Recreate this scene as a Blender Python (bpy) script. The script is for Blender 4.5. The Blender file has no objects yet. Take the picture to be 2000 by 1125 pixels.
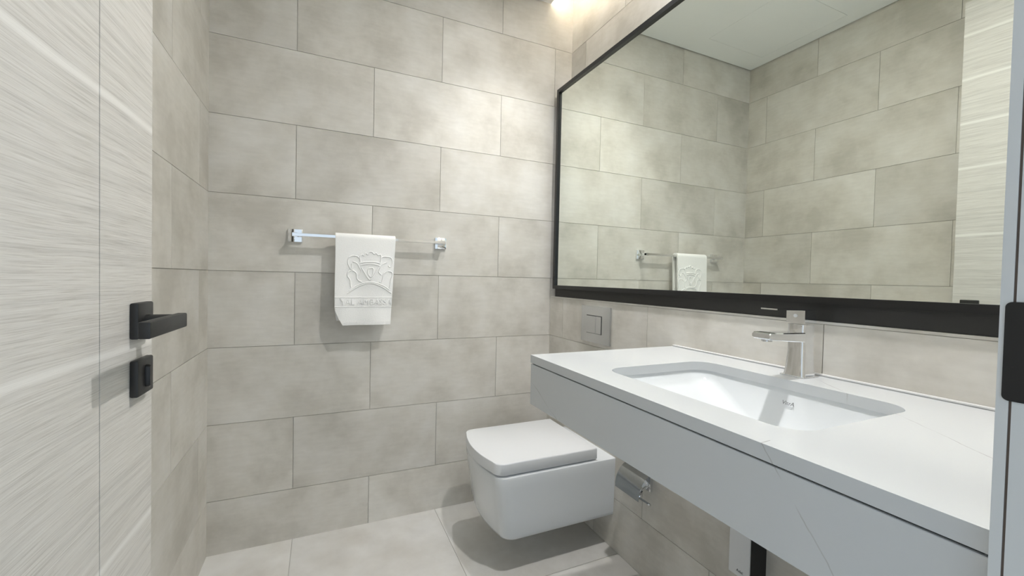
import bpy, bmesh, math, random
from mathutils import Matrix, Vector
random.seed(7)
SC = bpy.context.scene
COL = SC.collection

# ------------------------------------------------------------------ camera
cam_d = bpy.data.cameras.new('camera')
cam_d.sensor_fit = 'HORIZONTAL'; cam_d.sensor_width = 36.0
cam_d.lens = 820.12 / 2000 * 36.0
cam_d.clip_start = 0.01
cam = bpy.data.objects.new('camera', cam_d); COL.objects.link(cam)
_r = (0.91077, -0.41235, 0.02151); _u = (-0.01062, 0.02868, 0.99953); _f = (0.41278, 0.91057, -0.02174)
cam.matrix_world = Matrix(((_r[0], _u[0], -_f[0], 0.3978), (_r[1], _u[1], -_f[1], -1.9456), (_r[2], _u[2], -_f[2], 1.1059), (0, 0, 0, 1)))
SC.camera = cam

# ------------------------------------------------------------------ world: cool daylight of the hall behind the doorway
world = bpy.data.worlds.new('world'); SC.world = world; world.use_nodes = True
bg = world.node_tree.nodes['Background']
bg.inputs['Color'].default_value = (0.78, 0.90, 1.0, 1); bg.inputs['Strength'].default_value = 0.62

# ------------------------------------------------------------------ exposure and sampling
vs = SC.view_settings
vs.view_transform = 'Standard'; vs.look = 'None'; vs.exposure = 0.7; vs.gamma = 1.0; vs.use_curve_mapping = False
cy = SC.cycles
cy.use_denoising = True
cy.max_bounces = 12; cy.diffuse_bounces = 7; cy.glossy_bounces = 6; cy.transmission_bounces = 4
cy.caustics_reflective = True; cy.caustics_refractive = False
cy.blur_glossy = 0.2
cy.sample_clamp_indirect = 10.0

# ceiling downlights (their fixtures are built further down)
DOWN = [(1.20, -0.37), (1.20, -1.31)]
DOWN_W = [28.0, 8.0]
DOWN_LENS = [30.0, 1080.0]      # wide spill of the frosted lens
def spot(name, x, y, z, watt, color=(1.0, 0.985, 0.968), size=91, blend=1.0, rad=0.013):
    d = bpy.data.lights.new(name, 'SPOT'); d.energy = watt; d.color = color
    d.spot_size = math.radians(size); d.spot_blend = blend; d.shadow_soft_size = rad
    o = bpy.data.objects.new(name, d); COL.objects.link(o); o.location = (x, y, z)
    return o
for (lx, ly), w in zip(DOWN, DOWN_W):
    spot('downlight_beam', lx, ly, 2.524, w)

# ------------------------------------------------------------------ material helpers
def new_mat(name, color=(0.8, 0.8, 0.8), rough=0.5, metal=0.0, spec=0.5):
    m = bpy.data.materials.new(name); m.use_nodes = True
    b = m.node_tree.nodes['Principled BSDF']
    b.inputs['Base Color'].default_value = (*color, 1); b.inputs['Roughness'].default_value = rough
    b.inputs['Metallic'].default_value = metal; b.inputs['Specular IOR Level'].default_value = spec
    return m, m.node_tree.nodes, m.node_tree.links, b
def ramp(n, stops):
    r = n.new('ShaderNodeValToRGB'); e = r.color_ramp.elements
    while len(e) < len(stops): e.new(0.5)
    for k, (pos, c) in zip(e, stops):
        k.position = pos; k.color = (*c, 1) if len(c) == 3 else c
    return r
def mathn(n, op, a=None, b=None):
    m = n.new('ShaderNodeMath'); m.operation = op
    for i, v in enumerate((a, b)):
        if isinstance(v, (int, float)): m.inputs[i].default_value = v
    return m

def tile_mat(name, lo, mid, hi, rough=0.42):
    m, n, l, b = new_mat(name, mid, rough, 0, 0.4)
    geo = n.new('ShaderNodeNewGeometry'); oi = n.new('ShaderNodeObjectInfo')
    mul = mathn(n, 'MULTIPLY', None, 37.0); l.new(oi.outputs['Random'], mul.inputs[0])
    add = n.new('ShaderNodeVectorMath'); add.operation = 'ADD'
    l.new(geo.outputs['Position'], add.inputs[0]); l.new(mul.outputs[0], add.inputs[1])
    cloud = n.new('ShaderNodeTexNoise'); cloud.inputs['Scale'].default_value = 4.2; cloud.inputs['Detail'].default_value = 7; cloud.inputs['Roughness'].default_value = 0.58
    l.new(add.outputs[0], cloud.inputs['Vector'])
    mp = n.new('ShaderNodeMapping'); mp.inputs['Scale'].default_value = (9, 9, 42); l.new(add.outputs[0], mp.inputs['Vector'])
    grain = n.new('ShaderNodeTexNoise'); grain.inputs['Scale'].default_value = 2.0; grain.inputs['Detail'].default_value = 6; l.new(mp.outputs[0], grain.inputs['Vector'])
    r = ramp(n, [(0.36, lo), (0.5, mid), (0.66, hi)]); l.new(cloud.outputs['Fac'], r.inputs['Fac'])
    # fine streaks and per tile tone
    g2 = n.new('ShaderNodeMapRange'); g2.inputs['From Min'].default_value = 0.3; g2.inputs['From Max'].default_value = 0.7; g2.inputs['To Min'].default_value = 0.965; g2.inputs['To Max'].default_value = 1.035
    l.new(grain.outputs['Fac'], g2.inputs['Value'])
    t2 = n.new('ShaderNodeMapRange'); t2.inputs['To Min'].default_value = 0.92; t2.inputs['To Max'].default_value = 1.05; l.new(oi.outputs['Random'], t2.inputs['Value'])
    mm = mathn(n, 'MULTIPLY'); l.new(g2.outputs[0], mm.inputs[0]); l.new(t2.outputs[0], mm.inputs[1])
    vm = n.new('ShaderNodeVectorMath'); vm.operation = 'SCALE'; l.new(r.outputs['Color'], vm.inputs[0]); l.new(mm.outputs[0], vm.inputs['Scale'])
    l.new(vm.outputs[0], b.inputs['Base Color'])
    rr = n.new('ShaderNodeMapRange'); rr.inputs['To Min'].default_value = rough - 0.08; rr.inputs['To Max'].default_value = rough + 0.12; l.new(cloud.outputs['Fac'], rr.inputs['Value']); l.new(rr.outputs[0], b.inputs['Roughness'])
    bp = n.new('ShaderNodeBump'); bp.inputs['Strength'].default_value = 0.06; bp.inputs['Distance'].default_value = 0.002; l.new(grain.outputs['Fac'], bp.inputs['Height']); l.new(bp.outputs[0], b.inputs['Normal'])
    return m
M = {}
M['tile'] = tile_mat('greige_tile', (0.49, 0.47, 0.425), (0.585, 0.565, 0.52), (0.65, 0.635, 0.60))
M['floor'] = tile_mat('floor_tile', (0.56, 0.545, 0.515), (0.61, 0.60, 0.575), (0.66, 0.655, 0.64), 0.38)
M['grout'] = new_mat('grout', (0.40, 0.38, 0.345), 0.9)[0]
M['floor_grout'] = new_mat('floor_grout', (0.47, 0.455, 0.43), 0.9)[0]
M['paint'] = new_mat('ceiling_paint', (0.87, 0.885, 0.88), 0.7)[0]
M['chrome'] = new_mat('chrome', (0.86, 0.87, 0.89), 0.05, 1.0)[0]
M['flap'] = new_mat('polished_steel', (0.55, 0.57, 0.58), 0.16, 1.0)[0]
M['satin'] = new_mat('satin_chrome', (0.62, 0.63, 0.64), 0.24, 1.0)[0]
M['black'] = new_mat('black_metal', (0.004, 0.004, 0.0045), 0.34)[0]
M['charcoal'] = new_mat('charcoal_panel', (0.022, 0.021, 0.0195), 0.6)[0]
M['mirror'] = new_mat('mirror_glass', (0.88, 0.915, 0.855), 0.0, 1.0)[0]
M['ceramic'] = new_mat('white_ceramic', (0.66, 0.685, 0.705), 0.08)[0]
M['plastic'] = new_mat('white_plastic', (0.68, 0.695, 0.715), 0.28)[0]
M['silicone'] = new_mat('white_silicone', (0.62, 0.62, 0.62), 0.5)[0]
M['darkprint'] = new_mat('dark_print', (0.05, 0.05, 0.05), 0.6)[0]
M['greyprint'] = new_mat('grey_print', (0.16, 0.16, 0.17), 0.5)[0]
M['frame_paint'] = new_mat('grey_frame', (0.60, 0.62, 0.63), 0.42)[0]
M['seal'] = new_mat('brown_seal', (0.10, 0.075, 0.06), 0.7)[0]
M['black_and_shade'] = new_mat('black_and_gap_shade', (0.02, 0.02, 0.02), 0.6)[0]  # black of the box housing; elsewhere shade in gaps put in as colour

def handle_mat():
    m, n, l, b = new_mat('black_textured_metal', (0.014, 0.014, 0.014), 0.42)
    nz = n.new('ShaderNodeTexNoise'); nz.inputs['Scale'].default_value = 900; nz.inputs['Detail'].default_value = 2
    tc = n.new('ShaderNodeTexCoord'); l.new(tc.outputs['Object'], nz.inputs['Vector'])
    bp = n.new('ShaderNodeBump'); bp.inputs['Strength'].default_value = 0.25; bp.inputs['Distance'].default_value = 0.0006
    l.new(nz.outputs['Fac'], bp.inputs['Height']); l.new(bp.outputs[0], b.inputs['Normal'])
    return m
M['handle'] = handle_mat()

VEINS = [((1.25, -1.632, 0.888), (0.81, -0.586, 0.0), 1), ((0.951, -1.62, 0.818), (0.0, 0.81, -0.586), -1), ((0.951, -0.98, 0.765), (0.0, 0.40, -0.91), -1)]   # point, normal, behind (+1) or on (-1) the front face
def quartz_mat():
    m, n, l, b = new_mat('white_quartz', (0.555, 0.575, 0.59), 0.16)
    geo = n.new('ShaderNodeNewGeometry')
    acc = n.new('ShaderNodeValue'); acc.outputs[0].default_value = 0.0
    sxyz = n.new('ShaderNodeSeparateXYZ'); l.new(geo.outputs['Position'], sxyz.inputs[0])
    wob = n.new('ShaderNodeTexNoise'); wob.inputs['Scale'].default_value = 9; wob.inputs['Detail'].default_value = 5; l.new(geo.outputs['Position'], wob.inputs['Vector'])
    fade = n.new('ShaderNodeTexNoise'); fade.inputs['Scale'].default_value = 14; l.new(geo.outputs['Position'], fade.inputs['Vector'])
    for p, nrm, side in VEINS:
        ln = math.sqrt(sum(c * c for c in nrm)); nrm = tuple(c / ln for c in nrm)
        dt = n.new('ShaderNodeVectorMath'); dt.operation = 'DOT_PRODUCT'; dt.inputs[1].default_value = nrm; l.new(geo.outputs['Position'], dt.inputs[0])
        of = mathn(n, 'SUBTRACT', None, sum(a * b_ for a, b_ in zip(p, nrm)) + 0.0125); l.new(dt.outputs['Value'], of.inputs[0])
        wb_ = mathn(n, 'MULTIPLY_ADD', None, 0.025); l.new(wob.outputs['Fac'], wb_.inputs[0]); l.new(of.outputs[0], wb_.inputs[2])
        ab = mathn(n, 'ABSOLUTE'); l.new(wb_.outputs[0], ab.inputs[0])
        mr = n.new('ShaderNodeMapRange'); mr.inputs['From Max'].default_value = 0.0013; mr.inputs['To Min'].default_value = 1; mr.inputs['To Max'].default_value = 0; l.new(ab.outputs[0], mr.inputs['Value'])
        fr = n.new('ShaderNodeMapRange'); fr.inputs['From Min'].default_value = 0.35; fr.inputs['From Max'].default_value = 0.6; l.new(fade.outputs['Fac'], fr.inputs['Value'])
        pr = mathn(n, 'MULTIPLY'); l.new(mr.outputs[0], pr.inputs[0]); l.new(fr.outputs[0], pr.inputs[1])
        sd = mathn(n, 'GREATER_THAN' if side > 0 else 'LESS_THAN', None, 0.9712); l.new(sxyz.outputs['X'], sd.inputs[0])
        pm = mathn(n, 'MULTIPLY'); l.new(pr.outputs[0], pm.inputs[0]); l.new(sd.outputs[0], pm.inputs[1])
        mx = mathn(n, 'MAXIMUM'); l.new(acc.outputs[0], mx.inputs[0]); l.new(pm.outputs[0], mx.inputs[1]); acc = mx
    r = ramp(n, [(0.0, (0.555, 0.575, 0.59)), (1.0, (0.33, 0.32, 0.31))]); l.new(acc.outputs[0], r.inputs['Fac']); l.new(r.outputs['Color'], b.inputs['Base Color'])
    return m
M['quartz'] = quartz_mat()

def wood_mat():
    m, n, l, b = new_mat('pale_oak_veneer', (0.62, 0.59, 0.54), 0.5, 0, 0.3)
    geo = n.new('ShaderNodeNewGeometry')
    warp = n.new('ShaderNodeTexNoise'); warp.inputs['Scale'].default_value = 1.6; warp.inputs['Detail'].default_value = 2
    l.new(geo.outputs['Position'], warp.inputs['Vector'])
    sx = n.new('ShaderNodeSeparateXYZ'); l.new(geo.outputs['Position'], sx.inputs[0])
    wv = mathn(n, 'MULTIPLY_ADD', None, 0.034); l.new(warp.outputs['Fac'], wv.inputs[0]); l.new(sx.outputs['Z'], wv.inputs[2])
    cb = n.new('ShaderNodeCombineXYZ'); l.new(sx.outputs['Y'], cb.inputs['Y']); l.new(wv.outputs[0], cb.inputs['Z'])
    mp = n.new('ShaderNodeMapping'); mp.inputs['Scale'].default_value = (1, 12, 620); l.new(cb.outputs[0], mp.inputs['Vector'])
    g = n.new('ShaderNodeTexNoise'); g.inputs['Scale'].default_value = 1.0; g.inputs['Detail'].default_value = 5; g.inputs['Roughness'].default_value = 0.62; l.new(mp.outputs[0], g.inputs['Vector'])
    mp2 = n.new('ShaderNodeMapping'); mp2.inputs['Scale'].default_value = (1, 2.2, 120); l.new(cb.outputs[0], mp2.inputs['Vector'])
    g2 = n.new('ShaderNodeTexNoise'); g2.inputs['Scale'].default_value = 1.0; g2.inputs['Detail'].default_value = 3; l.new(mp2.outputs[0], g2.inputs['Vector'])
    r = ramp(n, [(0.35, (0.53, 0.51, 0.475)), (0.48, (0.635, 0.615, 0.58)), (0.64, (0.69, 0.675, 0.645))]); l.new(g.outputs['Fac'], r.inputs['Fac'])
    r2 = ramp(n, [(0.32, (0.90, 0.90, 0.90)), (0.55, (1.03, 1.03, 1.03))]); l.new(g2.outputs['Fac'], r2.inputs['Fac'])
    mx = n.new('ShaderNodeMix'); mx.data_type = 'RGBA'; mx.blend_type = 'MULTIPLY'; mx.inputs[0].default_value = 1
    l.new(r.outputs['Color'], mx.inputs[6]); l.new(r2.outputs['Color'], mx.inputs[7])
    # pale medullary streaks of the veneer
    acc = None
    for z in (2.165, 1.98, 1.793, 1.608, 1.328, 1.002, 0.720, 0.43):
        d = mathn(n, 'SUBTRACT', None, z + 0.017); l.new(wv.outputs[0], d.inputs[0])
        a = mathn(n, 'ABSOLUTE'); l.new(d.outputs[0], a.inputs[0])
        mr = n.new('ShaderNodeMapRange'); mr.inputs['From Min'].default_value = 0.002; mr.inputs['From Max'].default_value = 0.0075; mr.inputs['To Min'].default_value = 1; mr.inputs['To Max'].default_value = 0; l.new(a.outputs[0], mr.inputs['Value'])
        if acc is None: acc = mr
        else:
            k = mathn(n, 'MAXIMUM'); l.new(acc.outputs[0], k.inputs[0]); l.new(mr.outputs[0], k.inputs[1]); acc = k
    sc = mathn(n, 'MULTIPLY', None, 0.9); l.new(acc.outputs[0], sc.inputs[0])
    mx2 = n.new('ShaderNodeMix'); mx2.data_type = 'RGBA'; l.new(sc.outputs[0], mx2.inputs[0]); l.new(mx.outputs[2], mx2.inputs[6]); mx2.inputs[7].default_value = (0.80, 0.785, 0.755, 1)
    l.new(mx2.outputs[2], b.inputs['Base Color'])
    bp = n.new('ShaderNodeBump'); bp.inputs['Strength'].default_value = 0.35; bp.inputs['Distance'].default_value = 0.001; l.new(g.outputs['Fac'], bp.inputs['Height']); l.new(bp.outputs[0], b.inputs['Normal'])
    return m
M['wood'] = wood_mat()

def terry_mat():
    m, n, l, b = new_mat('white_terry', (0.84, 0.84, 0.83), 0.95, 0, 0.1)
    tc = n.new('ShaderNodeTexCoord')
    nz = n.new('ShaderNodeTexNoise'); nz.inputs['Scale'].default_value = 420; nz.inputs['Detail'].default_value = 3; l.new(tc.outputs['Object'], nz.inputs['Vector'])
    bp = n.new('ShaderNodeBump'); bp.inputs['Strength'].default_value = 0.6; bp.inputs['Distance'].default_value = 0.0015; l.new(nz.outputs['Fac'], bp.inputs['Height']); l.new(bp.outputs[0], b.inputs['Normal'])
    b.inputs['Sheen Weight'].default_value = 0.3
    return m
M['terry'] = terry_mat()

def emit_mat(name, color, strength):
    m = bpy.data.materials.new(name); m.use_nodes = True; n = m.node_tree.nodes; l = m.node_tree.links
    n.remove(n['Principled BSDF']); e = n.new('ShaderNodeEmission'); e.inputs['Color'].default_value = (*color, 1); e.inputs['Strength'].default_value = strength
    l.new(e.outputs[0], n['Material Output'].inputs[0]); return m
M['led'] = emit_mat('warm_led', (1.0, 0.86, 0.68), 44.0)
M['lens0'] = emit_mat('downlight_lens', (1.0, 0.985, 0.968), DOWN_LENS[0])
M['lens1'] = emit_mat('downlight_lens', (1.0, 0.985, 0.968), DOWN_LENS[1])

# ------------------------------------------------------------------ mesh helpers
def link(name, me, mat, parent=None, smooth=None):
    me.name = name
    if mat: me.materials.append(M[mat])
    if smooth is not None:
        me.shade_smooth(); me.set_sharp_from_angle(angle=math.radians(smooth))
    o = bpy.data.objects.new(name, me); COL.objects.link(o)
    if parent: o.parent = parent
    return o
def done(bm, name, mat, parent=None, smooth=None):
    bmesh.ops.recalc_face_normals(bm, faces=bm.faces)
    me = bpy.data.meshes.new(name); bm.to_mesh(me); bm.free()
    return link(name, me, mat, parent, smooth)
def tag(o, label, cat, group=None, kind=None):
    o['label'] = label; o['category'] = cat
    if group: o['group'] = group
    if kind: o['kind'] = kind
    return o
def empty(name, loc=(0, 0, 0)):
    o = bpy.data.objects.new(name, None); COL.objects.link(o); o.location = loc; o.empty_display_size = 0.05
    return o
def add_box(bm, x0, x1, y0, y1, z0, z1):
    v = [bm.verts.new((x, y, z)) for x in (x0, x1) for y in (y0, y1) for z in (z0, z1)]
    for f in ((0, 1, 3, 2), (4, 6, 7, 5), (0, 4, 5, 1), (2, 3, 7, 6), (0, 2, 6, 4), (1, 5, 7, 3)):
        bm.faces.new([v[i] for i in f])
    return v
def box(name, mat, x0, x1, y0, y1, z0, z1, parent=None, bev=0.0, seg=2):
    bm = bmesh.new(); add_box(bm, x0, x1, y0, y1, z0, z1)
    if bev: bmesh.ops.bevel(bm, geom=bm.edges[:], offset=bev, segments=seg, profile=0.5, affect='EDGES')
    return done(bm, name, mat, parent, 35 if bev else None)
def loft(bm, rings, cap0=True, cap1=True):
    vr = [[bm.verts.new(p) for p in r] for r in rings]
    n = len(vr[0])
    for a, b in zip(vr, vr[1:]):
        for i in range(n):
            bm.faces.new((a[i], a[(i + 1) % n], b[(i + 1) % n], b[i]))
    if cap0: bm.faces.new(vr[0][::-1])
    if cap1: bm.faces.new(vr[-1])
    return vr
def rrect(x0, x1, y0, y1, r, z, seg=8):
    """Rounded rectangle ring at height z (r may be one radius or four: x1y1, x0y1, x0y0, x1y0)."""
    rs = r if isinstance(r, (tuple, list)) else (r,) * 4
    out = []
    for (cx, cy, a0), q in zip(((x1, y1, 0), (x0, y1, 90), (x0, y0, 180), (x1, y0, 270)), rs):
        sx = 1 if cx == x1 else -1; sy = 1 if cy == y1 else -1
        for k in range(seg + 1):
            a = math.radians(a0 + 90 * k / seg)
            out.append((cx - sx * q + q * math.cos(a), cy - sy * q + q * math.sin(a), z))
    return out
def tube(bm, pts, rad, seg=8, flat=None, closed=False):
    pts = [Vector(p) for p in pts]; rings = []
    for i, p in enumerate(pts):
        a = pts[max(i - 1, 0)]; b = pts[min(i + 1, len(pts) - 1)]
        t = (b - a).normalized()
        up = Vector((0, 1, 0)) if abs(t.y) < 0.9 else Vector((0, 0, 1))
        s = t.cross(up).normalized(); w = s.cross(t).normalized()
        rings.append([tuple(p + s * rad * math.cos(2 * math.pi * k / seg) + w * (flat or rad) * math.sin(2 * math.pi * k / seg)) for k in range(seg)])
    loft(bm, rings)
def smooth_path(pts, n=6):
    pts = [Vector(p) for p in pts]; out = []
    for i in range(len(pts) - 1):
        p0 = pts[max(i - 1, 0)]; p1 = pts[i]; p2 = pts[i + 1]; p3 = pts[min(i + 2, len(pts) - 1)]
        for k in range(n):
            t = k / n
            out.append(0.5 * ((2 * p1) + (p2 - p0) * t + (2 * p0 - 5 * p1 + 4 * p2 - p3) * t * t + (3 * p1 - p0 - 3 * p2 + p3) * t ** 3))
    out.append(pts[-1]); return out
def text_mesh(body, size, extrude):
    c = bpy.data.curves.new('lettering', 'FONT'); c.body = body; c.size = size; c.extrude = extrude; c.align_x = 'CENTER'; c.align_y = 'CENTER'; c.resolution_u = 3
    t = bpy.data.objects.new('lettering', c); COL.objects.link(t)
    dg = bpy.context.evaluated_depsgraph_get(); dg.update()
    me = bpy.data.meshes.new_from_object(t.evaluated_get(dg))
    bpy.data.objects.remove(t); bpy.data.curves.remove(c)
    return me
def cyl_axis(bm, c, axis, r, h, seg=24):
    """Cylinder from c along +axis by h."""
    ax = Vector(axis).normalized(); up = Vector((0, 0, 1)) if abs(ax.z) < 0.9 else Vector((1, 0, 0))
    s = ax.cross(up).normalized(); w = s.cross(ax)
    c = Vector(c)
    loft(bm, [[tuple(c + ax * d + s * r * math.cos(2 * math.pi * k / seg) + w * r * math.sin(2 * math.pi * k / seg)) for k in range(seg)] for d in (0, h)])

# ------------------------------------------------------------------ room shell
W_UP, LEDGE, LZ = 1.6025, 1.504, 1.019       # upper right wall, front of the half wall, its top
FRONT = -1.79                                # inner face of the wall with the doorway
TOP = 2.75; CEIL = 2.53; PITCH = 0.3004; Q = 0.2129; TW = 0.602; GAP = 0.0009
ROWS = [(-0.09 + 0, Q)] + [(Q + k * PITCH, Q + (k + 1) * PITCH) for k in range(9)]

def tiles(parent, place, s0, s1, z0, z1, offA, mat='tile', skip=()):
    """Running bond courses; place(sa, sb, za, zb) gives box bounds for a tile. Courses alternate between offA and offA + half a tile."""
    for k, (za, zb) in enumerate(ROWS):
        a, b = max(za, z0), min(zb, z1)
        if b - a < 0.006: continue
        off = offA + (0 if k % 2 == 1 else TW / 2)
        j = math.floor((s0 - off) / TW)
        while off + j * TW < s1:
            sa, sb = max(off + j * TW, s0), min(off + (j + 1) * TW, s1)
            j += 1
            if sb - sa < 0.006: continue
            ga = GAP if sa > s0 else 0; gb = GAP if sb < s1 else 0
            box('tile', mat, *place(sa + ga, sb - gb, a + (GAP if a > z0 else 0), b - (GAP if b < z1 else 0)), parent=parent)

# back wall: courses 1,3,5.. (k odd) carry joints at x = 0.2968 + n*0.602 + half
wb = box('wall_back', 'grout', -0.12, 1.72, 0.004, 0.12, -0.1, TOP + 0.05)
tag(wb, 'far wall of greige concrete-look tiles in running bond behind the towel', 'wall', kind='structure')
# the course between Q and Q+PITCH (k=1) holds the 'A' joints at 0.2968
tiles(wb, lambda a, b, c, d: (a, b, 0.0, 0.0045, c, d), 0.0, W_UP, 0.0, TOP, 0.2968 - TW)
wl = box('wall_left', 'grout', -0.12, -0.004, FRONT - 0.16, 0.004, -0.1, TOP + 0.05)
tag(wl, 'narrow strip of greige tiled wall beside the open door', 'wall', kind='structure')
tiles(wl, lambda a, b, c, d: (-0.0045, 0.0, a, b, c, d), FRONT, 0.0, 0.0, TOP, -0.125 - 3 * TW)
wr = box('wall_right', 'grout', W_UP + 0.004, 1.72, FRONT - 0.16, 0.004, LZ - 0.02, TOP + 0.05)
tag(wr, 'warm-lit tiled wall above and behind the black-framed mirror', 'wall', kind='structure')
tiles(wr, lambda a, b, c, d: (W_UP, W_UP + 0.0045, a, b, c, d), FRONT, 0.0, LZ, TOP, -0.131 - 4 * TW)
lw = box('wall_right_ledge', 'grout', LEDGE + 0.004, 1.72, FRONT - 0.16, 0.004, -0.1, LZ - 0.006)
tag(lw, 'half-height tiled wall with the flush plate, under the mirror', 'wall', kind='structure')
tiles(lw, lambda a, b, c, d: (LEDGE, LEDGE + 0.0045, a, b, c, d), FRONT, 0.0, 0.0, LZ - 0.0075, -0.131 - 4 * TW)
box('ledge_cap', 'tile', LEDGE, W_UP, FRONT, 0.0, LZ - 0.0065, LZ, lw)
fl = box('floor', 'floor_grout', -0.12, 1.72, FRONT - 0.9, 0.12, -0.1, -0.003)
tag(fl, 'pale grey tiled bathroom floor', 'floor', kind='structure')
xs = [0.0, 0.297, 0.899, LEDGE]; ys = [0.0, -0.60, -1.202, -1.804, -2.406]
for i in range(3):
    for j in range(4):
        box('tile', 'floor', xs[i] + (GAP if i else 0), xs[i + 1] - GAP, ys[j + 1] + GAP, ys[j] - (GAP if j else 0), -0.004, 0.0, fl)
# front wall with the doorway
DX0, DX1, DH = 0.10, 0.93, 2.34
wf = empty('wall_front', (0, 0, 0)); tag(wf, 'wall around the doorway beside the vanity', 'wall', kind='structure')
box('wall_section', 'tile', -2.0, DX0, FRONT - 0.161, FRONT, -0.1, TOP + 0.05, wf)
box('wall_section', 'tile', DX1 + 0.003, 3.6, FRONT - 0.161, FRONT - 0.006, -0.1, TOP + 0.05, wf)
box('wall_section', 'tile', DX0, DX1 + 0.003, FRONT - 0.161, FRONT, DH, TOP + 0.05, wf)

# ceiling with shadow gap, light cove and access hatch
ce = empty('ceiling', (0, 0, CEIL)); tag(ce, 'white suspended ceiling with a light cove over the mirror', 'ceiling', kind='structure')
def cbox(name, mat, *b):
    o = box(name, mat, *b); o.parent = ce; o.matrix_parent_inverse = Matrix.Translation((0, 0, -CEIL)); return o
HX0, HX1, HY0, HY1 = 0.10, 0.56, -0.62, -0.15
g = 0.010
cbox('ceiling_board', 'paint', g, HX0 - 0.0015, FRONT, -g, CEIL, CEIL + 0.02)
cbox('ceiling_board', 'paint', HX1 + 0.0015, 1.461, FRONT, -g, CEIL, CEIL + 0.02)
cbox('ceiling_board', 'paint', HX0 - 0.0015, HX1 + 0.0015, FRONT, HY0 - 0.0015, CEIL, CEIL + 0.02)
cbox('ceiling_board', 'paint', HX0 - 0.0015, HX1 + 0.0015, HY1 + 0.0015, -g, CEIL, CEIL + 0.02)
cbox('access_panel', 'paint', HX0, HX1, HY0, HY1, CEIL, CEIL + 0.018)
cbox('cove_upstand', 'paint', 1.425, 1.444, FRONT, -g, CEIL + 0.02, CEIL + 0.05)
cbox('upper_slab', 'paint', -0.12, 1.72, FRONT - 0.16, 0.12, TOP, TOP + 0.1)
cbox('gap_shade_strip', 'black_and_shade', 0.0, 0.05, FRONT, 0.0, CEIL + 0.021, CEIL + 0.03)  # black strips added over the edge gap, standing in for its dark void
cbox('gap_shade_strip', 'black_and_shade', 0.05, 1.40, -0.05, 0.0, CEIL + 0.021, CEIL + 0.03)
st = box('light_strip', 'led', 1.4465, 1.4600, FRONT + 0.02, -0.03, CEIL + 0.0205, CEIL + 0.030)
tag(st, 'warm light strip lying hidden in the ceiling cove', 'light strip')
for li, ((lx, ly), nm) in enumerate(zip(DOWN, ('recessed downlight over the toilet', 'recessed downlight over the basin'))):
    d = empty('recessed_downlight', (lx, ly, CEIL)); tag(d, nm + ' in the white ceiling', 'downlight', 'recessed ceiling downlights')
    bm = bmesh.new()
    loft(bm, [[(r * math.cos(2 * math.pi * k / 32), r * math.sin(2 * math.pi * k / 32), z) for k in range(32)] for r, z in ((0.045, 0.0), (0.045, -0.004), (0.034, -0.004), (0.034, 0.0))], False, False)
    done(bm, 'trim_ring', 'paint', d, 30)
    bm = bmesh.new(); cyl_axis(bm, (0, 0, -0.0012), (0, 0, 1), 0.034, 0.001, 32); done(bm, 'lens', 'lens%d' % li, d)

# ------------------------------------------------------------------ door and its frame
# door leaf: local x along the leaf from the hinge, local y = out of the visible face; built in world axes
dr = empty('door_1', (0.130, FRONT - 0.004, 0.0))
tag(dr, 'open pale oak veneer door with black lever handle', 'door', kind='structure')
LEAF = 0.704; TH = 0.042
ang = math.atan2(0.1485 - 0.130, LEAF)
dr.rotation_euler = (0, 0, -ang)           # leaf runs along +Y from the hinge, visible face towards +X
GR = LEAF - 0.163                          # the vertical groove
DZ0, DZ1 = 0.008, 2.305
def dbox(name, mat, *b, bev=0.0, parent=None, seg=2):
    return box(name, mat, *b, parent=parent or dr, bev=bev, seg=seg)
dbox('door_core', 'wood', -TH, -0.003, 0.0, LEAF, DZ0, DZ1)
dbox('door_panel', 'wood', -0.003, 0.0, 0.0, GR - 0.0012, DZ0, DZ1)
dbox('door_panel', 'wood', -0.003, 0.0, GR + 0.0012, LEAF, DZ0, DZ1)
yc = LEAF - 0.0525                         # spindle axis
rose = dbox('handle_rose', 'handle', 0.0, 0.0105, yc - 0.028, yc + 0.028, 1.006, 1.059, bev=0.0025)
bm = bmesh.new(); cyl_axis(bm, (0.010, yc, 1.031), (1, 0, 0), 0.0095, 0.044, 24); done(bm, 'lever_neck', 'handle', rose, 30)
dbox('lever', 'handle', 0.0440, 0.0575, yc - 0.130, yc + 0.0135, 1.0195, 1.0415, bev=0.0022, parent=rose)
lk = dbox('lock_rose', 'handle', 0.0, 0.0105, yc - 0.028, yc + 0.028, 0.921, 0.975, bev=0.0025)
bm = bmesh.new()
rings = []
for x, s in ((0.010, 1.0), (0.014, 1.0), (0.0165, 0.7)):
    ring = []
    for k in range(24):
        a = 2 * math.pi * k / 24
        ring.append((x, yc + 0.0055 * s * math.cos(a), 0.948 + (0.0115 if math.sin(a) > 0 else -0.0115) + 0.0055 * s * math.sin(a)))
    rings.append(ring)
loft(bm, rings); done(bm, 'thumb_turn', 'black', lk, 40)
for z in (0.25, 1.15, 2.05):
    bm = bmesh.new(); cyl_axis(bm, (-0.004, -0.004, z - 0.05), (0, 0, 1), 0.007, 0.10, 16); done(bm, 'hinge', 'black', dr, 30)

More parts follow.
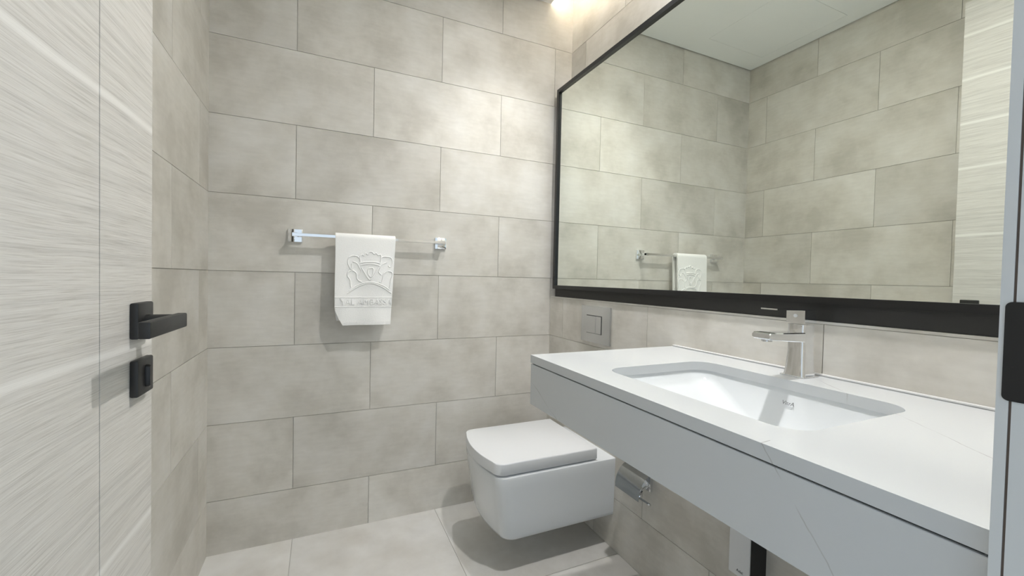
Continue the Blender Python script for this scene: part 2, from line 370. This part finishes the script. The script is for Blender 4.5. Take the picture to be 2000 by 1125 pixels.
tj = empty('trim_1', (DX1, FRONT, 0)); tag(tj, 'cool grey metal door jamb with a black strike plate at the picture edge', 'door frame', kind='structure')
def jbox(name, mat, *b, bev=0.0):
    bb = list(b); bb[0] -= DX1; bb[1] -= DX1; bb[2] -= FRONT; bb[3] -= FRONT
    return box(name, mat, *bb, parent=tj, bev=bev)
jbox('jamb_profile', 'frame_paint', DX1 - 0.0, DX1 + 0.045, FRONT - 0.0075, FRONT, 0.0, DH)
jbox('weather_seal', 'seal', DX1 + 0.0008, DX1 + 0.045, FRONT - 0.0093, FRONT - 0.0075, 0.0, DH)
jbox('jamb_profile', 'frame_paint', DX1 - 0.0, DX1 + 0.045, FRONT - 0.164, FRONT - 0.0093, 0.0, DH)
bm = bmesh.new()
sr = rrect(-0.045, -0.0035, 1.0115, 1.0955, 0.0045, 0.0, 6)
loft(bm, [[(x, a, b_) for a, b_, _ in sr] for x in (0.0, -0.0012)])
done(bm, 'strike_plate', 'black', tj)
tl = box('trim_2', 'frame_paint', DX0 - 0.0, DX0 + 0.018, FRONT - 0.164, FRONT - 0.006, 0.0, DH); tag(tl, 'cool grey door jamb on the hinge side', 'door frame', kind='structure')
th = box('trim_3', 'frame_paint', DX0 + 0.018, DX1, FRONT - 0.164, FRONT - 0.05, DH - 0.02, DH); tag(th, 'cool grey door frame head above the doorway', 'door frame', kind='structure')

# ------------------------------------------------------------------ mirror
mi = empty('mirror', (1.55, -0.9, LZ)); tag(mi, 'wide wall mirror in a thin black frame above the half wall', 'mirror')
def mbox(name, mat, *b, bev=0.0):
    bb = list(b); bb[0] -= 1.55; bb[1] -= 1.55; bb[2] += 0.9; bb[3] += 0.9; bb[4] -= LZ; bb[5] -= LZ
    return box(name, mat, *bb, parent=mi, bev=bev)
MY0, MY1, MZ0, MZ1, FW = FRONT + 0.004, -0.046, 1.060, 2.081, 0.018
mbox('mirror_glass', 'mirror', 1.4995, 1.5035, MY0 + 0.004, MY1 - 0.004, MZ0 + 0.004, MZ1 - 0.004)
mbox('frame_rail', 'black', 1.490, 1.507, MY0, MY1, MZ1 - FW, MZ1)
mbox('frame_rail', 'black', 1.490, 1.507, MY0, MY1, MZ0, MZ0 + FW)
mbox('frame_stile', 'black', 1.490, 1.507, MY1 - FW, MY1, MZ0 + FW, MZ1 - FW)
mbox('frame_stile', 'black', 1.490, 1.507, MY0, MY0 + FW, MZ0 + FW, MZ1 - FW)
mbox('back_box', 'charcoal', 1.5075, W_UP - 0.001, MY0, MY1 - 0.002, MZ0, MZ1 - 0.006)
mbox('lower_panel', 'charcoal', 1.5065, W_UP - 0.001, MY0, MY1 - 0.001, LZ + 0.0005, MZ0)

# ------------------------------------------------------------------ vanity
CX0, CY1, CZ1, CZ0 = 0.950, -0.868, 0.888, 0.8655
BX0, BX1, BY0, BY1 = 1.036, 1.372, -1.566, -1.098
ct = empty('countertop', (1.22, -1.32, CZ1)); tag(ct, 'white veined quartz countertop with an undermount basin cutout', 'countertop')
bm = bmesh.new()
outer = [(CX0, FRONT + 0.001, CZ1), (LEDGE - 0.001, FRONT + 0.001, CZ1), (LEDGE - 0.001, CY1, CZ1), (CX0, CY1, CZ1)]
inner = rrect(BX0, BX1, BY0, BY1, 0.05, CZ1, 8)
eds = []
for lp in (outer, inner):
    vv = [bm.verts.new((x - 1.22, y + 1.32, z - CZ1)) for x, y, z in lp]
    eds += [bm.edges.new((vv[i], vv[(i + 1) % len(vv)])) for i in range(len(vv))]
bmesh.ops.triangle_fill(bm, use_beauty=True, use_dissolve=False, edges=eds)
ret = bmesh.ops.extrude_face_region(bm, geom=bm.faces[:])
bmesh.ops.translate(bm, vec=(0, 0, CZ0 - CZ1), verts=[v for v in ret['geom'] if isinstance(v, bmesh.types.BMVert)])
done(bm, 'slab', 'quartz', ct, 40)
o = box('sealant_bead', 'silicone', LEDGE - 0.012 - 1.22, LEDGE - 0.0005 - 1.22, FRONT + 0.001 + 1.32, CY1 + 1.32, 0.0002, 0.005, ct, bev=0.002)
vp = empty('vanity_panel', (1.22, -1.32, 0.746)); tag(vp, 'white quartz apron panel hanging below the countertop', 'vanity apron')
box('front_panel', 'quartz', CX0 + 0.001 - 1.22, CX0 + 0.021 - 1.22, FRONT + 0.001 + 1.32, CY1 - 0.001 + 1.32, 0.0, CZ0 - 0.0035 - 0.746, vp, bev=0.0008, seg=1)
box('side_panel', 'quartz', CX0 + 0.0215 - 1.22, LEDGE - 0.001 - 1.22, CY1 - 0.021 + 1.32, CY1 - 0.001 + 1.32, 0.0, CZ0 - 0.0035 - 0.746, vp)
box('joint_shade_strip', 'black_and_shade', CX0 + 0.006 - 1.22, CX0 + 0.018 - 1.22, FRONT + 0.01 + 1.32, CY1 - 0.006 + 1.32, CZ0 - 0.004 - 0.746, CZ0 - 0.0002 - 0.746, vp)  # dark strip in the joint below the slab: its shade as plain colour

# basin
bs = empty('basin', (1.204, -1.332, 0.75)); tag(bs, 'white ceramic undermount basin set into the countertop', 'basin')
bm = bmesh.new()
def sec(z, ix0, ix1, iy0, iy1, r):
    return [(x - 1.204, y + 1.332, z - 0.75) for x, y, z in rrect(BX0 + ix0, BX1 - ix1, BY0 + iy0, BY1 - iy1, r, z, 8)]
loft(bm, [sec(CZ0 - 0.0005, -0.02, -0.02, -0.02, -0.02, 0.06), sec(CZ0 - 0.0005, -0.004, -0.004, -0.004, -0.004, 0.052), sec(0.858, -0.002, -0.002, -0.002, -0.002, 0.052),
          sec(0.846, 0.002, 0.002, 0.003, 0.006, 0.052), sec(0.838, 0.006, 0.005, 0.006, 0.018, 0.055), sec(0.815, 0.014, 0.016, 0.014, 0.060, 0.06),
          sec(0.790, 0.026, 0.030, 0.03, 0.105, 0.065), sec(0.770, 0.045, 0.05, 0.055, 0.15, 0.06), sec(0.760, 0.075, 0.085, 0.095, 0.19, 0.05), sec(0.757, 0.11, 0.12, 0.14, 0.215, 0.04)], False, True)
done(bm, 'bowl', 'ceramic', bs, 60)
bm = bmesh.new(); cyl_axis(bm, (-0.005, 0.03 - 0.065, 0.0072), (0, 0, 1), 0.030, 0.003, 28); done(bm, 'drain', 'chrome', bs, 30)
lt = text_mesh('VitrA', 0.0125, 0.0002)
for v in lt.vertices:       # letters stand on the steep back wall of the bowl, facing -x
    x, y, z = v.co
    v.co = (-z * 1.0 - 0.0005 + (y * 0.45), -x, y * 0.9)
o = link('lettering', lt, 'greyprint', bs); o.location = (BX1 - 0.0100 - 1.204, -1.346 + 1.332, 0.8375 - 0.75)

# faucet
FX, FY, FZ = 1.448, -1.315, CZ1
fa = empty('faucet', (FX, FY, FZ)); tag(fa, 'chrome single-lever basin faucet standing behind the sink', 'faucet')
box('base_plate', 'chrome', -0.029, 0.029, -0.029, 0.029, 0.0, 0.0025, fa, bev=0.001, seg=1)
bm = bmesh.new()
loft(bm, [rrect(-a, b_, -c, c, 0.009, z, 6) for z, a, b_, c in ((0.0025, 0.026, 0.025, 0.0255), (0.02, 0.0235, 0.0245, 0.0235), (0.06, 0.0205, 0.024, 0.021), (0.085, 0.0205, 0.0235, 0.021), (0.1245, 0.021, 0.0235, 0.0215))])
done(bm, 'body', 'chrome', fa, 35)
bm = bmesh.new()                                   # spout: flat bar, slightly rounded mouth
sp = [(-0.016, 0.083, 0.106), (-0.06, 0.0865, 0.107), (-0.115, 0.0905, 0.1085), (-0.139, 0.0935, 0.109), (-0.143, 0.0965, 0.1065)]
rings = []
for x, za, zb in sp:
    w = 0.0215
    rings.append([(x, -w, za + 0.002), (x, -w + 0.003, za), (x, w - 0.003, za), (x, w, za + 0.002), (x, w, zb - 0.002), (x, w - 0.002, zb), (x, -w + 0.002, zb), (x, -w, zb - 0.002)])
loft(bm, rings); so = done(bm, 'spout', 'chrome', fa, 35)
bm = bmesh.new(); cyl_axis(bm, (-0.122, 0, 0.088), (0, 0, 1), 0.011, 0.006, 20); done(bm, 'aerator', 'satin', so, 30)
bm = bmesh.new()                                   # upper block with a scooped back
prof = [(-0.021, 0.127), (0.0235, 0.127), (0.0235, 0.140), (0.020, 0.145), (0.0165, 0.151), (0.015, 0.158), (-0.021, 0.158)]
loft(bm, [[(x, y, z) for x, z in prof] for y in (-0.0215, 0.0215)])
hb = done(bm, 'handle_block', 'chrome', fa, 25)
bm = bmesh.new(); cyl_axis(bm, (-0.0208, 0, 0.145), (-1, 0, 0), 0.0042, 0.0012, 18); done(bm, 'indicator', 'plastic', hb, 30)
bm = bmesh.new()
rings = []
for x, z, t, w in ((0.024, 0.158, 0.0035, 0.0215), (-0.02, 0.1585, 0.0035, 0.0215), (-0.06, 0.1592, 0.0032, 0.021), (-0.118, 0.1605, 0.003, 0.0195)):
    rings.append([(x, -w, z), (x, w, z), (x, w, z + t), (x, -w, z + t)])
loft(bm, rings); done(bm, 'lever', 'chrome', fa, 25)
bm = bmesh.new(); tube(bm, [(0.034, -0.004, 0.001), (0.034, -0.004, 0.085), (0.037, -0.012, 0.096)], 0.0016); done(bm, 'drain_rod', 'chrome', fa, 40)

# flush plate
fp = empty('flush_plate', (LEDGE, -0.417, 0.912)); tag(fp, 'brushed metal dual flush plate on the tiled half wall', 'flush plate')
box('plate', 'satin', -0.010, 0.0, -0.105, 0.105, -0.081, 0.081, fp, bev=0.002)
box('recess_shade', 'black_and_shade', -0.0104, -0.0095, -0.051, 0.062, -0.040, 0.040, fp)  # dark sheet on the plate; the recess shade round the buttons is its colour
box('button', 'satin', -0.0125, -0.0101, -0.0475, -0.0095, -0.0385, 0.0370, fp, bev=0.0008, seg=1)
box('button', 'satin', -0.0125, -0.0101, -0.0085, 0.0605, -0.0385, 0.0370, fp, bev=0.0008, seg=1)

# ------------------------------------------------------------------ toilet
TYC, TL = -0.371, LEDGE
to = empty('toilet', (TL, TYC, 0.0)); tag(to, 'white square wall-hung toilet with closed lid below the flush plate', 'toilet')
def tring(z, xf, hw, bulge, rc, x_back=0.0, n=14):
    """Plan outline: straight back at the wall, straight sides, softly bowed front at xf with corner radius rc."""
    pts = [(x_back, -hw, z), (x_back, hw, z)]
    def fx(y): return xf - bulge * (1 - (y / hw) ** 2)
    # far side -> front corner -> bowed front -> near corner
    xs_ = x_back
    side = [(x_back + (xf + rc - x_back) * k / 5, hw, z) for k in range(1, 6)]
    cor = []
    for k in range(1, 8):
        a = math.radians(90 * k / 7)
        cor.append((xf + rc - rc * math.sin(a), hw - rc + rc * math.cos(a), z))
    front = []
    y0 = hw - rc
    for k in range(1, n):
        y = y0 - 2 * y0 * k / n
        front.append((xf - bulge * (1 - (y / y0) ** 2), y, z))
    far = pts[1:] + side + cor
    near = [(x, -y, z_) for x, y, z_ in reversed(far)]
    return far + front + near
def tloft(secs, name, mat, parent, sm=40, cap0=True, cap1=True):
    bm = bmesh.new(); loft(bm, [tring(*s) for s in secs], cap0, cap1); return done(bm, name, mat, parent, sm)
#            z      front   half-w  bulge  corner
tloft([(0.136, -0.445, 0.155, 0.016, 0.04), (0.136, -0.472, 0.175, 0.018, 0.045), (0.138, -0.484, 0.186, 0.018, 0.047), (0.1435, -0.491, 0.192, 0.018, 0.048), (0.156, -0.4955, 0.195, 0.018, 0.048), (0.22, -0.503, 0.197, 0.019, 0.048), (0.29, -0.513, 0.198, 0.020, 0.046),
       (0.34, -0.520, 0.1995, 0.020, 0.045), (0.373, -0.524, 0.200, 0.020, 0.045), (0.3785, -0.522, 0.1985, 0.020, 0.044), (0.380, -0.518, 0.195, 0.020, 0.043)], 'bowl', 'ceramic', to, 50)
tloft([(0.3802, -0.500, 0.176, 0.02, 0.04, -0.115), (0.3865, -0.500, 0.176, 0.02, 0.04, -0.115)], 'seat', 'plastic', to)
tloft([(0.3868, -0.524, 0.190, 0.024, 0.040, -0.088), (0.389, -0.527, 0.192, 0.024, 0.041, -0.087), (0.426, -0.527, 0.192, 0.024, 0.041, -0.087), (0.4295, -0.526, 0.191, 0.024, 0.041, -0.088), (0.431, -0.522, 0.188, 0.024, 0.04, -0.091)], 'lid', 'plastic', to, 50)
for s in (-1, 1):
    bm = bmesh.new(); cyl_axis(bm, (-0.082, s * 0.075 - 0.02, 0.394), (0, 1, 0), 0.0065, 0.04, 16); done(bm, 'hinge', 'chrome', to, 30)

# ------------------------------------------------------------------ toilet paper holder under the counter
tp = empty('paper_holder', (LEDGE, -0.74, 0.37)); tag(tp, 'empty chrome toilet paper holder with cover flap under the counter', 'paper holder')
box('wall_mount', 'chrome', -0.012, 0.0, -0.045, 0.0, -0.03, 0.045, tp, bev=0.002)
bm = bmesh.new()
prof = []
for k in range(15):
    a = math.radians(95 * k / 14)
    prof.append((-0.012 - 0.068 * math.sin(a), -0.036 + 0.082 * math.cos(a)))
rings = []
for (x, z) in prof:
    rings.append([(x, -0.062, z), (x, 0.068, z)])
vr = [[bm.verts.new(p) for p in r] for r in rings]
for a, b_ in zip(vr, vr[1:]): bm.faces.new((a[0], a[1], b_[1], b_[0]))
bmesh.ops.solidify(bm, geom=bm.faces[:], thickness=0.0015)
done(bm, 'cover_flap', 'flap', tp, 40)
bm = bmesh.new(); tube(bm, smooth_path([(-0.010, -0.035, -0.005), (-0.04, -0.035, -0.02), (-0.052, -0.033, -0.04), (-0.052, -0.02, -0.045), (-0.052, 0.055, -0.045)]), 0.0045); done(bm, 'roll_bar', 'chrome', tp, 40)
bm = bmesh.new(); tube(bm, [(-0.052, -0.033, -0.045), (-0.052, -0.090, -0.045)], 0.0045); done(bm, 'bar_tip', 'chrome', tp, 40)

# small box on the wall under the counter
wbx = empty('wall_box', (LEDGE, -1.183, 0.31)); tag(wbx, 'narrow white-fronted black-sided box on the wall under the counter', 'wall box')
box('housing', 'black_and_shade', -0.062, 0.0, -0.031, 0.031, 0.002, 0.20, wbx)
box('front_cover', 'plastic', -0.067, -0.0622, -0.031, 0.031, 0.0, 0.202, wbx, bev=0.002)
lt = text_mesh('Adel', 0.0105, 0.0002)
for v in lt.vertices:
    x, y, z = v.co; v.co = (-z, -x, y)
o = link('lettering', lt, 'darkprint', wbx); o.location = (-0.0673, -0.003, 0.0165)

# ------------------------------------------------------------------ towel bar
BZ, BY = 1.264, -0.062
tb = empty('towel_bar', (0.6, 0.0, BZ)); tag(tb, 'square chrome towel bar on the far tiled wall', 'towel bar')
for s in (-1, 1):
    cx = (0.297 if s < 0 else 0.903) - 0.6
    pl = box('wall_plate', 'chrome', cx - 0.0265, cx + 0.0265, -0.013, 0.0, -0.0265, 0.0265, tb, bev=0.0015)
    box('post', 'chrome', cx - 0.0085, cx + 0.0085, BY - 0.009, -0.0128, -0.008, 0.008, tb, bev=0.001, seg=1)
box('bar', 'chrome', 0.2885 - 0.6, 0.9115 - 0.6, BY - 0.0095, BY + 0.0095, -0.006, 0.006, tb, bev=0.0008, seg=1)

# ------------------------------------------------------------------ hand towel
TX0, TX1, TZ0, TZT = 0.447, 0.687, 0.899, 1.281
ht = empty('hand_towel', (0.567, BY, BZ)); tag(ht, 'folded white hand towel with an embossed crest hanging on the chrome bar', 'towel')
def xmap(u, z, fold=1.0):             # the towel narrows and drifts a little towards its hem
    t = (TZT - z) / (TZT - TZ0)
    a = TX0 + 0.0005 * math.sin(8 * t) + 0.030 * max(0.0, (t - 0.82) / 0.18) ** 1.3 * fold; b_ = TX1 - 0.018 * t
    return a + (b_ - a) * u
def yfront(x, z):
    t = max(0.0, (TZT - 0.02 - z) / (TZT - TZ0))
    return BY - 0.0225 - 0.006 * t - 0.0042 * t * math.sin((x - 0.45) * 44 + 0.8) - 0.0015 * math.sin(z * 30 + x * 20) * t
def yback(x, z):
    t = max(0.0, (TZT - 0.02 - z) / (TZT - TZ0))
    return BY + 0.0225 + 0.004 * t * math.sin((x - 0.45) * 38 + 2)
def local(p): return (p[0] - 0.567, p[1] - BY, p[2] - BZ)
def towel_sheet(name, zf, zb, th):
    bm = bmesh.new(); NU = 44
    # path: front bottom -> top -> over -> back bottom (outer), then inner back
    outer_, inner_ = [], []
    NZ = 46
    for k in range(NZ + 1): outer_.append(('f', zf + (TZT - 0.020 - zf) * k / NZ))
    for k in range(1, 14): outer_.append(('a', math.pi * k / 14))
    for k in range(NZ + 1): outer_.append(('b', TZT - 0.020 - (TZT - 0.020 - zb) * k / NZ))
    def pt(s, u, ins):
        if s[0] == 'f':
            z = s[1]; x = xmap(u, z); return local((x, yfront(x, z) + ins, z))
        if s[0] == 'b':
            z = s[1]; x = xmap(u, z, 0.35); return local((x, yback(x, z) - ins, z))
        a = s[1]; z0 = TZT - 0.020; x = xmap(u, z0); r = 0.0225
        return local((x, BY - (r - ins) * math.cos(a), z0 + (r - ins - 0.0025) * math.sin(a)))
    grid_o = [[bm.verts.new(pt(s, k / NU, 0.0)) for k in range(NU + 1)] for s in outer_]
    grid_i = [[bm.verts.new(pt(s, k / NU, th)) for k in range(NU + 1)] for s in outer_]
    for g_ in (grid_o, grid_i):
        for a, b_ in zip(g_, g_[1:]):
            for k in range(NU): bm.faces.new((a[k], a[k + 1], b_[k + 1], b_[k]))
    n_ = len(outer_)
    for i in range(n_ - 1):
        for k in (0, NU): bm.faces.new((grid_o[i][k], grid_o[i + 1][k], grid_i[i + 1][k], grid_i[i][k]))
    for i in (0, n_ - 1):
        for k in range(NU): bm.faces.new((grid_o[i][k], grid_o[i][k + 1], grid_i[i][k + 1], grid_i[i][k]))
    return done(bm, name, 'terry', ht, 60)
towel_sheet('cloth', TZ0, 0.915, 0.0095)
def on_towel(x, z, lift=0.0): return local((x, yfront(x, z) - lift, z))
CREST = {"crown_top": [[0.544, 1.164], [0.543, 1.186], [0.551, 1.194], [0.558, 1.189], [0.564, 1.2], [0.573, 1.195], [0.579, 1.206], [0.59, 1.206], [0.598, 1.198], [0.606, 1.202], [0.614, 1.194], [0.623, 1.197], [0.627, 1.187], [0.624, 1.161]], "crown_base": [[0.541, 1.158], [0.564, 1.163], [0.583, 1.164], [0.602, 1.164], [0.623, 1.159]], "crown_base2": [[0.544, 1.148], [0.564, 1.154], [0.583, 1.155], [0.603, 1.154], [0.621, 1.149]], "shield": [[0.548, 1.14], [0.563, 1.115], [0.582, 1.089], [0.599, 1.112], [0.616, 1.142]], "shield_in": [[0.576, 1.137], [0.574, 1.117], [0.585, 1.101], [0.595, 1.118], [0.594, 1.138], [0.576, 1.137]], "lion_l1": [[0.54, 1.176], [0.532, 1.185], [0.516, 1.188], [0.501, 1.182], [0.495, 1.166], [0.497, 1.151], [0.507, 1.131], [0.512, 1.143], [0.51, 1.155]], "lion_l2": [[0.509, 1.127], [0.496, 1.119], [0.495, 1.103], [0.504, 1.088], [0.506, 1.072], [0.508, 1.057]], "lion_l3": [[0.513, 1.127], [0.528, 1.116], [0.532, 1.092], [0.545, 1.081], [0.552, 1.081]], "lion_l4": [[0.514, 1.163], [0.531, 1.156], [0.542, 1.136], [0.548, 1.124], [0.539, 1.108]], "lion_r1": [[0.625, 1.181], [0.637, 1.188], [0.657, 1.188], [0.669, 1.183], [0.675, 1.167], [0.672, 1.152], [0.663, 1.144], [0.657, 1.152]], "lion_r2": [[0.657, 1.127], [0.671, 1.124], [0.675, 1.11], [0.668, 1.091], [0.666, 1.071], [0.662, 1.054]], "lion_r3": [[0.653, 1.127], [0.638, 1.115], [0.634, 1.094], [0.627, 1.078], [0.621, 1.082]], "lion_r4": [[0.649, 1.164], [0.632, 1.155], [0.622, 1.135], [0.618, 1.122], [0.628, 1.111]], "arc": [[0.494, 1.031], [0.521, 1.051], [0.551, 1.067], [0.581, 1.075], [0.611, 1.069], [0.643, 1.053], [0.671, 1.033]], "arc2": [[0.501, 1.041], [0.525, 1.06], [0.55, 1.073], [0.581, 1.079], [0.611, 1.075], [0.643, 1.062], [0.663, 1.046]]}
bm = bmesh.new()
for k, pl in CREST.items():
    pts = smooth_path([(x, 0, z) for x, z in pl], 5)
    pts = [on_towel(p.x, p.z) for p in pts]
    r = 0.0030 if k in ('arc', 'arc2', 'crown_base') else 0.0026
    tube(bm, pts, r, 8, flat=0.0034)
c = done(bm, 'embossed_crest', 'terry', ht, 60); c['label'] = 'crowned shield with two lion supporters over a curved ribbon'
for z in (1.0145, 0.976):
    bm = bmesh.new(); tube(bm, [on_towel(xmap(u / 30, z), z) for u in range(0, 31)], 0.0022, 8, flat=0.0018); done(bm, 'band_seam', 'terry', ht, 60)
lt = text_mesh('YAL AMBASSA', 0.036, 0.0030)
xs_ = [v.co.x for v in lt.vertices]; w = max(xs_) - min(xs_)
for v in lt.vertices:
    x, y, z = v.co
    X = 0.5705 + x * 0.206 / w; Z = 0.9955 + y * 1.0
    v.co = on_towel(X, Z, 0.0006 + z)
lt.update()
o = link('lettering', lt, 'terry', ht); o['label'] = 'raised woven lettering band'
bm = bmesh.new()
for k in range(58):            # stitched hem ribs
    u = (k + 0.5) / 58
    tube(bm, [on_towel(xmap(u, z), z) for z in (TZ0 + 0.0015, TZ0 + 0.013)], 0.0012, 6, flat=0.0010)
hm = done(bm, 'hem_stitching', 'terry', ht, 60); hm['kind'] = 'stuff'
